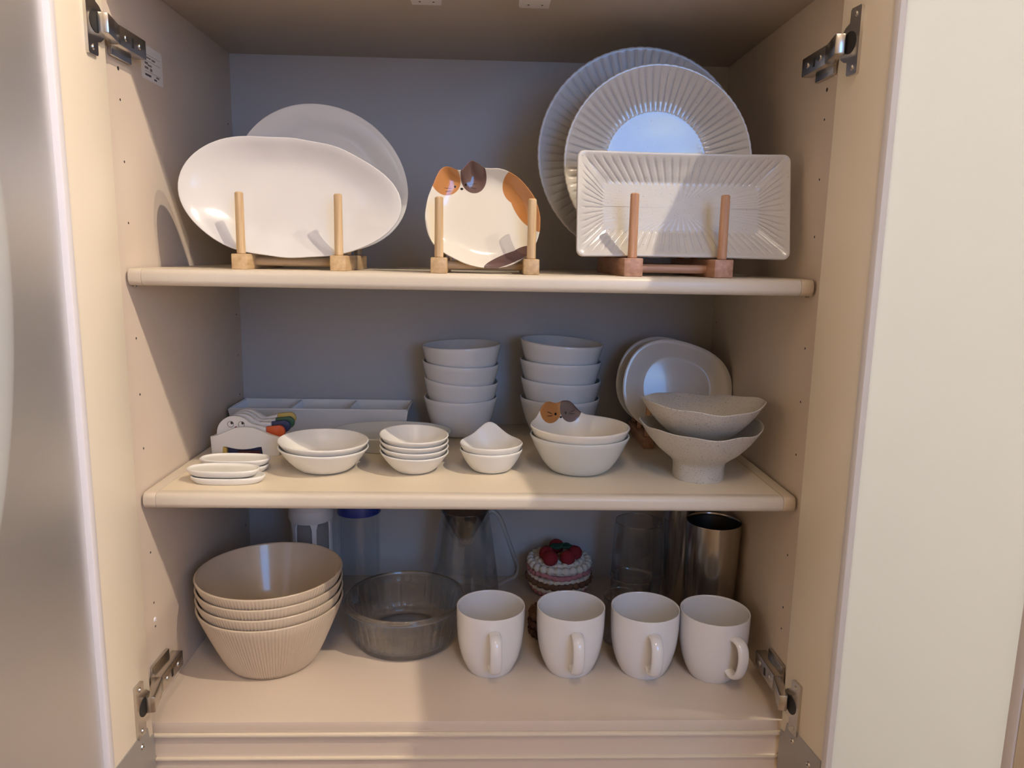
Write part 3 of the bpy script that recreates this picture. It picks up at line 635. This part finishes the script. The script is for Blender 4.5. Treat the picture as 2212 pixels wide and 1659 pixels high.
# compartment tray against the back
def tray():
    x0, x1, y0, y1, H = .0045, .2600, .2985, .3760, .0370
    z = ZM
    t = tag(empty('divided_tray', ((x0+x1)/2, (y0+y1)/2, z)), 'long white tray with three compartments against the back panel', 'tray')
    inv = Matrix.Translation((-(x0+x1)/2, -(y0+y1)/2, -z)); tp = .006
    def pyr(bm, rect0, z0, rect1, z1, flip):
        a = [bm.verts.new((*p, z0)) for p in rect0]; b = [bm.verts.new((*p, z1)) for p in rect1]
        for i in range(4):
            f = (a[i], a[(i+1) % 4], b[(i+1) % 4], b[i]); bm.faces.new(f[::-1] if flip else f)
        return a, b
    R4 = lambda a, b, c, d: [(a, c), (b, c), (b, d), (a, d)]
    b = B(); bm = b.bm
    lo, hi = pyr(bm, R4(x0+tp, x1-tp, y0+tp, y1-tp), z, R4(x0, x1, y0, y1), z+H, False); bm.faces.new(lo[::-1])
    w = .0035; L = (x1-x0-2*w); cells = []
    for k in range(3):
        a = x0+w+L*k/3+(.0016 if k else 0); c = x0+w+L*(k+1)/3-(.0016 if k < 2 else 0); cells.append((a, c))
    # rim plate with three openings
    ys = [y0, y0+w, y1-w, y1]; xs = [x0]+[v for cc in cells for v in cc]+[x1]
    grid = {}
    for i, x in enumerate(xs):
        for j, y in enumerate(ys): grid[i, j] = bm.verts.new((x, y, z+H))
    for i in range(len(xs)-1):
        for j in range(3):
            if j == 1 and i % 2 == 1: continue
            bm.faces.new((grid[i, j], grid[i+1, j], grid[i+1, j+1], grid[i, j+1]))
    for i in (1, 3, 5):
        top = [grid[i, 1], grid[i+1, 1], grid[i+1, 2], grid[i, 2]]; q = .005
        bot = [bm.verts.new((v.co.x+(q if k in (0, 3) else -q), v.co.y+(q if k < 2 else -q), z+.005)) for k, v in enumerate(top)]
        for k in range(4): bm.faces.new((top[k], bot[k], bot[(k+1) % 4], top[(k+1) % 4]))
        bm.faces.new(bot)
    bmesh.ops.remove_doubles(bm, verts=bm.verts, dist=1e-5)
    bm.transform(inv); b.build('tray_body', 'grey', t, 30)
    fr = B().tube([(x0+.002, y0+.002, z+H), (x1-.002, y0+.002, z+H), (x1-.002, y1-.002, z+H), (x0+.002, y1-.002, z+H)], .0016, 8, True)
    fr.bm.transform(inv); fr.build('rolled_rim', 'grey', t)
tray()
# oval saucers
def saucer(cx, cy, z, rx, ry, rot, label):
    pr = cr_open([(0, .0008), (.70, .0008), (.80, 0), (.90, .0012), (.985, .0050), (1, .0070), (.985, .0080), (.955, .0080), (.90, .0064), (.80, .0058), (.40, .0056), (0, .0056)], 3)
    V, F = dish_vf(pr, lambda th: (abs(cos(th)/rx)**2.5+abs(sin(th)/ry)**2.5)**(-1/2.5), 72); o = vf('oval_saucer', V, F, 'satin', None, 70)
    o.location = (cx, cy, z); o.rotation_euler = (0, 0, rot); tag(o, label, 'saucer', 'small oval saucers')
saucer(.0712, .1185, ZM, .0410, .0190, -.03, 'small white oval saucer at the bottom of the rear pair by the left wall')
saucer(.0725, .1200, ZM+.0078, .0415, .0190, -.02, 'small white oval saucer on top of the rear pair by the left wall')
saucer(.0793, .0740, ZM, .0412, .0185, .02, 'small white oval saucer at the bottom of the front pair near the shelf edge')
saucer(.0735, .0760, ZM+.0078, .0410, .0185, -.04, 'small white oval saucer on top of the front pair near the shelf edge')
# spoon-rest holder and four rests
def holder():
    x0, x1, y0, y1 = .0195, .1075, .1860, .2370; z = ZM
    h = tag(empty('spoon_rest_holder', ((x0+x1)/2, (y0+y1)/2, z)), 'white ceramic holder with an arched opening, full of face spoon rests', 'holder')
    inv = Matrix.Translation((-(x0+x1)/2, -(y0+y1)/2, -z))
    Mf = Matrix(((1, 0, 0, 0), (0, 0, 1, 0), (0, 1, 0, 0), (0, 0, 0, 1)))
    top = [(x0+(x1-x0)*k/16, z+.0235+.0135*exp(-abs((k/16-.50)/.33)**2.6)) for k in range(17)]
    nx0, nx1 = .0345, .0850
    ar = [(nx0+(nx1-nx0)*k/10, z+.0125-.0045*sin(pi*k/10)) for k in range(11)]
    poly = [(x0+.001, z)]+top+[(x1-.001, z), (nx1, z)]+ar[::-1]+[(nx0, z)]
    b = B().prism(poly, y0, y0+.006, Mf, .0008); b.bm.transform(inv); b.build('front_wall', 'satin', h)
    polyb = [(x0+.001, z)]+[(x, min(v, z+.026)) for x, v in top]+[(x1-.001, z)]
    b = B().prism(polyb, y1-.006, y1, Mf, .0008); b.bm.transform(inv); b.build('rear_wall', 'satin', h)
    for a in (x0, x1-.005): b = B().box(a, a+.005, y0+.006, y1-.006, z, z+.0232, .0008); b.bm.transform(inv); b.build('side_wall', 'satin', h)
    b = B().box(x0+.005, x1-.005, y0+.0075, y1-.006, z, z+.0030); b.bm.transform(inv); b.build('base', 'satin', h)
    b = B().box(nx0-.004, nx1+.004, y0+.0063, y0+.0075, z+.0001, z+.0150); b.bm.transform(inv); o = b.build('added_panel', 'navy', h); o['label'] = 'added dark blue panel'  # added sheet that keeps the inside dark behind the opening
    b = B().prism([(nx0+.0002, z+.0002), (nx0+.0050, z+.0002), (nx0+.0050, z+.0095), (nx0+.0002, z+.0118)], y0+.0004, y0+.0058, Mf); b.bm.transform(inv); o = b.build('lamplit_jamb', 'yellow', h); o['label'] = 'jamb with lamp light painted in yellow'  # yellow colour stands in for warm lamp light on the jamb
    b = B().box(nx0+.018, nx1-.004, y0+.0045, y0+.0061, z+.0002, z+.0050); b.bm.transform(inv); o = b.build('inner_strip', 'maroon', h); o['label'] = 'dark red strip'
    def rest(cx, cz, y, tipmat, face, label, tx, tz):
        r = .0232
        ang = lambda a: (cx+r*cos(a), cz+r*sin(a))
        P = [ang(radians(d)) for d in range(42, 325, 8)]
        sx, sz = cx+tx, cz+tz; q = .0078
        lower = [(cx+r*.95, cz-r*.42), (sx-.016, sz-q*1.05)]
        upper = [(sx-.016, sz+q*.80), (cx+r*.98, cz+r*.48)]
        white = P+lower+upper
        o = B().prism(white, y-.0030, y+.0030, Mf, .0012)
        o.bm.transform(Matrix.Translation((-cx, -y, -cz)))
        e = tag(empty('spoon_rest', (cx, y, cz)), label, 'spoon rest', 'face spoon rests in the holder')
        o.build('rest_body', 'facewhite' if face else 'satin', e)
        tip = [(sx-.0157, sz-q*1.05)]+[(sx+q*1.05*cos(radians(d)), sz+q*1.05*sin(radians(d))) for d in range(-80, 81, 16)]+[(sx-.0157, sz+q*.80)]
        o = B().prism(tip, y-.0030, y+.0030, Mf, .0012); o.bm.transform(Matrix.Translation((-cx, -y, -cz))); o = o.build('handle_tip', tipmat, e); o['label'] = tipmat+' glazed tip'
    MT['facewhite'] = printed('face_glaze', (.80, .77, .70), [((.02, .018, .018), mm((-5.3, 12.2, 4.2, 4.2, 0, 'r'), (8.5, 12.0, 4.2, 4.2, 0, 'r'), (-3.7, 13.9, 1.8, 1.9, 0, 'e'), (10.1, 13.7, 1.8, 1.9, 0, 'e'))), ((.35, .015, .02), mm((1.6, 7.2, 2.3, 2.2, 0, 'e')))], .25, 'xz')
    rest(.0485, .2788, .1975, 'orange', True, 'white spoon rest with round drawn eyes and orange tip, front of the holder', .0555, .0030)
    rest(.0530, .2800, .2065, 'navy', False, 'white spoon rest with navy tip, just behind the orange-tipped one', .0555, .0065)
    rest(.0545, .2810, .2155, 'green', False, 'white spoon rest with dark green tip, third from the front of the holder', .0570, .0085)
    rest(.0560, .2820, .2245, 'yellow', False, 'white spoon rest with yellow tip, rearmost in the holder', .0555, .0115)
holder()

# ------------------------------------------------------------------ bottom: tan ribbed bowls
def rib(th, q, s, z):
    if q > .42 or z < .002 or z > .0760: return 0
    return .00065*cos(132*th)*min(1, z/.004)*min(1, (.0760-z)/.004)
V, F = dish_vf(bowl_prof(.0892, .0828, .585, .0034, .86, K=7, floor=.006), .0892, 132*6, None, rib)
t0 = vf('ribbed_bowl', V, F, 'tan', None, 70)
for k in range(4):
    o = t0 if k == 0 else dup(t0)
    o.location = (.1045, .1336, .0128*k); o.rotation_euler = (0, 0, .017*k)
    tag(o, 'tan ribbed bowl, %s in the stack of four' % ORD4[k], 'bowl', 'tan ribbed bowls stacked')
# glass casserole
def cas_rib(th, q, s, z):
    if z < .006 or z > .050: return 0
    k = min(1, (z-.006)/.006)*min(1, (.050-z)/.003)
    return (-.0011 if q < .5 else .0009)*k*(abs(sin(20*th)))**.8
V, F = dish_vf(bowl_prof(.0800, .0615, .80, .0048, .55, K=12, floor=.006, tr=.0050), .0800, 320, None, cas_rib)
cz = empty('glass_casserole', (.2667, .1874, 0)); tag(cz, 'round clear glass baking dish with fluted sides beside the tan bowls', 'baking dish')
vf('dish_body', V, F, 'heavyglass', cz, 70)
b = B().tube([(.0808*cos(2*pi*k/96), .0808*sin(2*pi*k/96), .0572) for k in range(96)], .0022, 10, True); b.build('rim_band', 'heavyglass', cz)
# mugs
def make_mug():
    m = empty('mug')
    R_ = .0425
    pr = cr_open([(0, .002), (.56, .002), (.60, 0), (.645, .0004), (.74, .0075), (.86, .0205), (.945, .0365), (.985, .0530), (1.0, .0700), (.999, .0818), (.985, .0832), (.955, .0815), (.945, .0680), (.925, .0500), (.88, .0345), (.78, .0180), (.62, .0075), (.30, .0058), (0, .0056)], 4)
    V, F = dish_vf(pr, R_, 96); vf('mug_body', V, F, 'white', m, 80)
    pts = [(0, -.0413, .0655), (0, -.0460, .0672), (0, -.0535, .0662), (0, -.0590, .0610), (0, -.0612, .0510), (0, -.0600, .0390), (0, -.0560, .0285), (0, -.0500, .0220), (0, -.0430, .0205), (0, -.0342, .0236)]
    h = B().tube(cr_open(pts, 4), .0050, 16, False, (1.42, .72)); h.build('handle', 'white', m, 60)
    return m
mg = make_mug()
for k, (x, y, a, lab) in enumerate(((.3809, .1127, .10, 'white mug nearest the glass baking dish, leftmost of the row of four'), (.4808, .1117, .06, 'white mug in front of the small brown crochet piece, second of four'), (.5735, .1083, .05, 'white mug in front of the small glass beakers, third of four'), (.6586, .0995, .30, 'white mug in front of the steel tumbler, its handle turned right'))):
    o = mg if k == 0 else dup(mg)
    o.location = (x, y, 0); o.rotation_euler = (0, 0, a); tag(o, lab, 'mug', 'row of white mugs')

# ------------------------------------------------------------------ bottom shelf, back row
f = tag(empty('water_filter', (.1175, .3000, 0)), 'white plastic mesh strainer bottle insert standing behind the tan bowls', 'strainer')
B().tube([(.0300*cos(2*pi*k/40), .0300*sin(2*pi*k/40), .136) for k in range(40)], .0052, 10, True, (.5, 1.9)).build('collar', 'plastic', f)
V, F = dish_vf([(0, .1445), (.8, .1445), (1, .1445), (1, .205), (.95, .207), (0, .207)], .0318, 40); vf('cap', V, F, 'plastic', f, 40)
V, F = dish_vf([(0, .001), (.8, .001), (1.0, 0), (1.06, .004), (1.06, .012), (1, .014), (0, .014)], .026, 40); vf('base', V, F, 'plastic', f, 40)
for k in range(6):
    a = 2*pi*k/6+.35; b = B(); q = Matrix.Rotation(a, 4, 'Z')
    b.prism([(-.0062, .1300), (-.0032, .1180), (-.0026, .014), (.0026, .014), (.0032, .1180), (.0062, .1300)], -.0015, .0015, q @ Matrix.Translation((0, -.0292, 0)) @ Matrix(((1, 0, 0, 0), (0, 0, 1, 0), (0, 1, 0, 0), (0, 0, 0, 1)))); b.build('rib', 'plastic', f)
V, F = dish_vf([(1, .013), (1, .134), (.97, .134), (.97, .013), (1, .013)], .0275, 40); vf('mesh_sleeve', V, F, 'sleeve', f, 60)
j = tag(empty('storage_jar', (.1882, .2950, 0)), 'clear plastic jar with a blue lid behind the glass baking dish', 'jar')
V, F = dish_vf([(0, .001), (.85, 0), (1, .003), (1, .150), (.95, .155), (.91, .150), (.94, .006), (0, .004)], .0295, 48); vf('jar_body', V, F, 'clearplastic', j, 40)
V, F = dish_vf([(.99, .1395), (1.05, .1395), (1.05, .160), (1.0, .163), (0, .163), (0, .1565), (.97, .1565), (.99, .1395)][::1], .0300, 48); vf('lid', V, F, 'bluelid', j, 40)
# coffee server with its cone
s = tag(empty('coffee_server', (.3430, .3050, 0)), 'clear glass coffee server with a curved handle and dark cone filter', 'server')
V, F = dish_vf(cr_open([(0, .001), (.85, .0008), (.97, .004), (1, .011), (.94, .045), (.81, .095), (.715, .126), (.695, .136), (.705, .1405), (.690, .1415), (.672, .1365), (.690, .126), (.785, .095), (.915, .045), (.972, .011), (.93, .0055), (.80, .0030), (0, .0030)], 3), .0515, 72); vf('glass_body', V, F, 'glass', s, 80)
pts = [(.0350, 0, .1350), (.042, 0, .1370), (.0515, 0, .1270), (.062, 0, .1000), (.0745, 0, .0640), (.0790, 0, .0480), (.0760, 0, .0360), (.0670, 0, .0310), (.0585, 0, .0260), (.0500, 0, .0210)]
B().tube(cr_open(pts, 5), .0034, 10).build('handle', 'glass', s, 60)
V, F = dish_vf([(0, .0995), (.25, .0985), (.27, .0990), (.665, .1372), (.98, .172), (1.0, .180), (.96, .181), (.93, .172), (.62, .1380), (.22, .1015), (0, .1015)], .0500, 56); vf('filter_cone', V, F, 'mesh', s, 50)
V, F = dish_vf(cr_open([(0, .0850), (.55, .0852), (.90, .0868), (1.2, .0930), (1.42, .0982), (1.2, .0982), (1.0, .0930), (.72, .0882), (0, .0868)], 2), .0092, 32); vf('cone_tip', V, F, 'glass', s, 80)
# crochet cake
def yarn_ring(r, rt, z, n, wave=0.0, wk=5, ph=0.0, squash=1.0):
    P = [((r+wave*.4*sin(wk*2*pi*k/160+ph))*cos(2*pi*k/160), (r+wave*.4*sin(wk*2*pi*k/160+ph))*sin(2*pi*k/160), z+wave*sin(wk*2*pi*k/160+ph)) for k in range(160)]
    return P, (lambda t: rt*(.62+.50*abs(sin(n*pi*t))))
cake = tag(empty('crochet_cake', (.4880, .3320, 0)), 'round crochet layer cake topped with red yarn strawberries', 'crochet cake')
def layer(name, mat, rings, disc=None):
    b = B()
    for (r, rt, z, n, wv, wk, ph) in rings:
        P, rf = yarn_ring(r, rt, z, n, wv, wk, ph); b.tube(P, rf, 8, True)
    if disc: b.cyl((0, 0, disc[0]), (0, 0, disc[1]), disc[2], disc[3], 40)
    b.build(name, mat, cake, 80)
layer('pink_base_layer', 'pink_yarn', [(.0330, .0055, .0055, 26, .001, 3, 0), (.0400, .0050, .0110, 30, .001, 3, 0)], (.0010, .012, .030, .040))
layer('cream_lower_layer', 'cream_yarn', [(.0440, .0042, .0175, 30, .001, 4, 1)], (.013, .0205, .041, .044))
layer('brown_layer', 'brown_yarn', [(.0470, .0052, .0255, 26, .0008, 4, 0)], (.021, .030, .044, .046))
layer('cream_middle_layer', 'cream_yarn', [(.0455, .0036, .0322, 34, .001, 4, .5)], (.0295, .035, .044, .044))
layer('pink_layer', 'pink_yarn', [(.0460, .0040, .0395, 30, .0020, 5, 0)], (.0345, .042, .043, .044))
layer('cream_top_layer', 'cream_yarn', [(.0440, .0062, .0490, 24, .0006, 3, 0), (.0335, .0052, .0530, 20, 0, 3, 0), (.0235, .0050, .0545, 16, 0, 3, 0), (.0130, .0050, .0550, 10, 0, 3, 0)], (.0425, .0545, .044, .040))
for k, (x, y, z) in enumerate(((-.0205, -.0085, .0640), (-.0165, -.0290, .0640), (-.0035, .0150, .0660), (.0100, -.0255, .0640), (.0225, -.0065, .0640))):
    b = B().ball((x, y, z), .0118, .0118, .0112, 20, 12)
    for v in b.bm.verts: v.co += (v.co-Vector((x, y, z)))*(.05*sin(v.co.x*2200)*sin(v.co.y*2200)*sin(v.co.z*2200))
    b.build('strawberry', 'red_yarn', cake, 80)
for x, y in ((-.0050, -.0040), (.0080, -.0020)):
    b = B()
    for q in range(5):
        a = 2*pi*q/5+x*300; b.ball((x+.006*cos(a), y+.006*sin(a), .0735), .0062, .0036, .0026, 10, 6)
    b.build('leaf', 'green_yarn', cake, 80)
br = tag(empty('crochet_biscuit', (.4615, .1960, 0)), 'small dark brown crochet layered biscuit half hidden between two mugs', 'crochet biscuit')
for i, (z, r, m_) in enumerate(((.0075, .0225, 'darkbrown_yarn'), (.0190, .0230, 'darkbrown_yarn'), (.0310, .0225, 'brown_yarn'))):
    b = B(); P, rf = yarn_ring(r, .0060, z, 18); b.tube(P, rf, 8, True); P, rf = yarn_ring(r*.55, .0055, z+.003, 12); b.tube(P, rf, 8, True); b.cyl((0, 0, z-.006), (0, 0, z+.005), r, r, 30); b.build('yarn_layer', m_, br, 80)
# drinking glass, beakers, steel tumblers
V, F = dish_vf(cr_open([(0, .002), (.70, .0015), (.80, 0), (.93, .004), (1.04, .016), (1.10, .040), (1.08, .080), (1.01, .1215), (.998, .1240), (.982, .1225), (1.045, .080), (1.065, .040), (1.0, .016), (.86, .007), (0, .0060)], 4), .0340, 64)
tag(vf('drinking_glass', V, F, 'glass', None, 80), 'tall clear drinking glass behind the small beakers', 'glass').location = (.6015, .3000, 0)
def beaker(x, y, r, h, rot, label):
    e = tag(empty('glass_beaker', (x, y, 0), (0, 0, rot)), label, 'beaker', 'small glass beakers')
    def sp(th, q, s, z):
        d = (th-pi+pi) % (2*pi)-pi
        return .0045*exp(-(d/.22)**2)*max(0, (z-h*.82)/(h*.18))**1.5 if s > .8 else 0
    V, F = dish_vf(cr_open([(0, .001), (.9, .0008), (.985, .004), (1, .009), (1, h*.80), (1.0, h*.93), (1.035, h), (1.01, h+.0005), (.955, h*.93), (.955, h*.80), (.955, .009), (.92, .004), (0, .0028)], 3), r, 72, None, sp); vf('beaker_body', V, F, 'glass', e, 80)
    B().tube([(r*1.018*cos(2*pi*k/60)*(1+.12*exp(-(((2*pi*k/60+pi) % (2*pi)-pi)/.22)**2)), r*1.018*sin(2*pi*k/60), h) for k in range(60)], .0009, 8, True).build('beaded_rim', 'glass', e, 80)
beaker(.5812, .2400, .0285, .0655, pi+.3, 'small clear glass beaker behind the third mug, farther of two')
beaker(.5585, .1795, .0250, .0640, pi+.9, 'small clear glass beaker right behind the third mug, nearer of two')
def tumbler(x, y, r, h, label):
    e = tag(empty('steel_tumbler', (x, y, 0)), label, 'tumbler', 'brushed steel tumblers')
    V, F = dish_vf(cr_open([(0, .002), (.76, .002), (.81, 0), (.845, .003), (.90, h*.35), (.96, h*.7), (.995, h-.004), (1.0, h-.0012), (.985, h), (.965, h-.002)], 3)+[(.962, h-.004)], r, 72); o = vf('outer_wall', V, F, 'steel', e, 80)
    V, F = dish_vf([(.9615, h-.0045), (.92, h*.7), (.84, h*.3), (.78, .012), (.70, .006), (0, .005)], r, 72); vf('inner_wall', V, F, 'steelin', e, 80)
tumbler(.6810, .1960, .0365, .1640, 'brushed steel tumbler behind the last mug, nearer of two')
tumbler(.6735, .3050, .0345, .1640, 'brushed steel tumbler at the back, partly hidden by another steel tumbler')
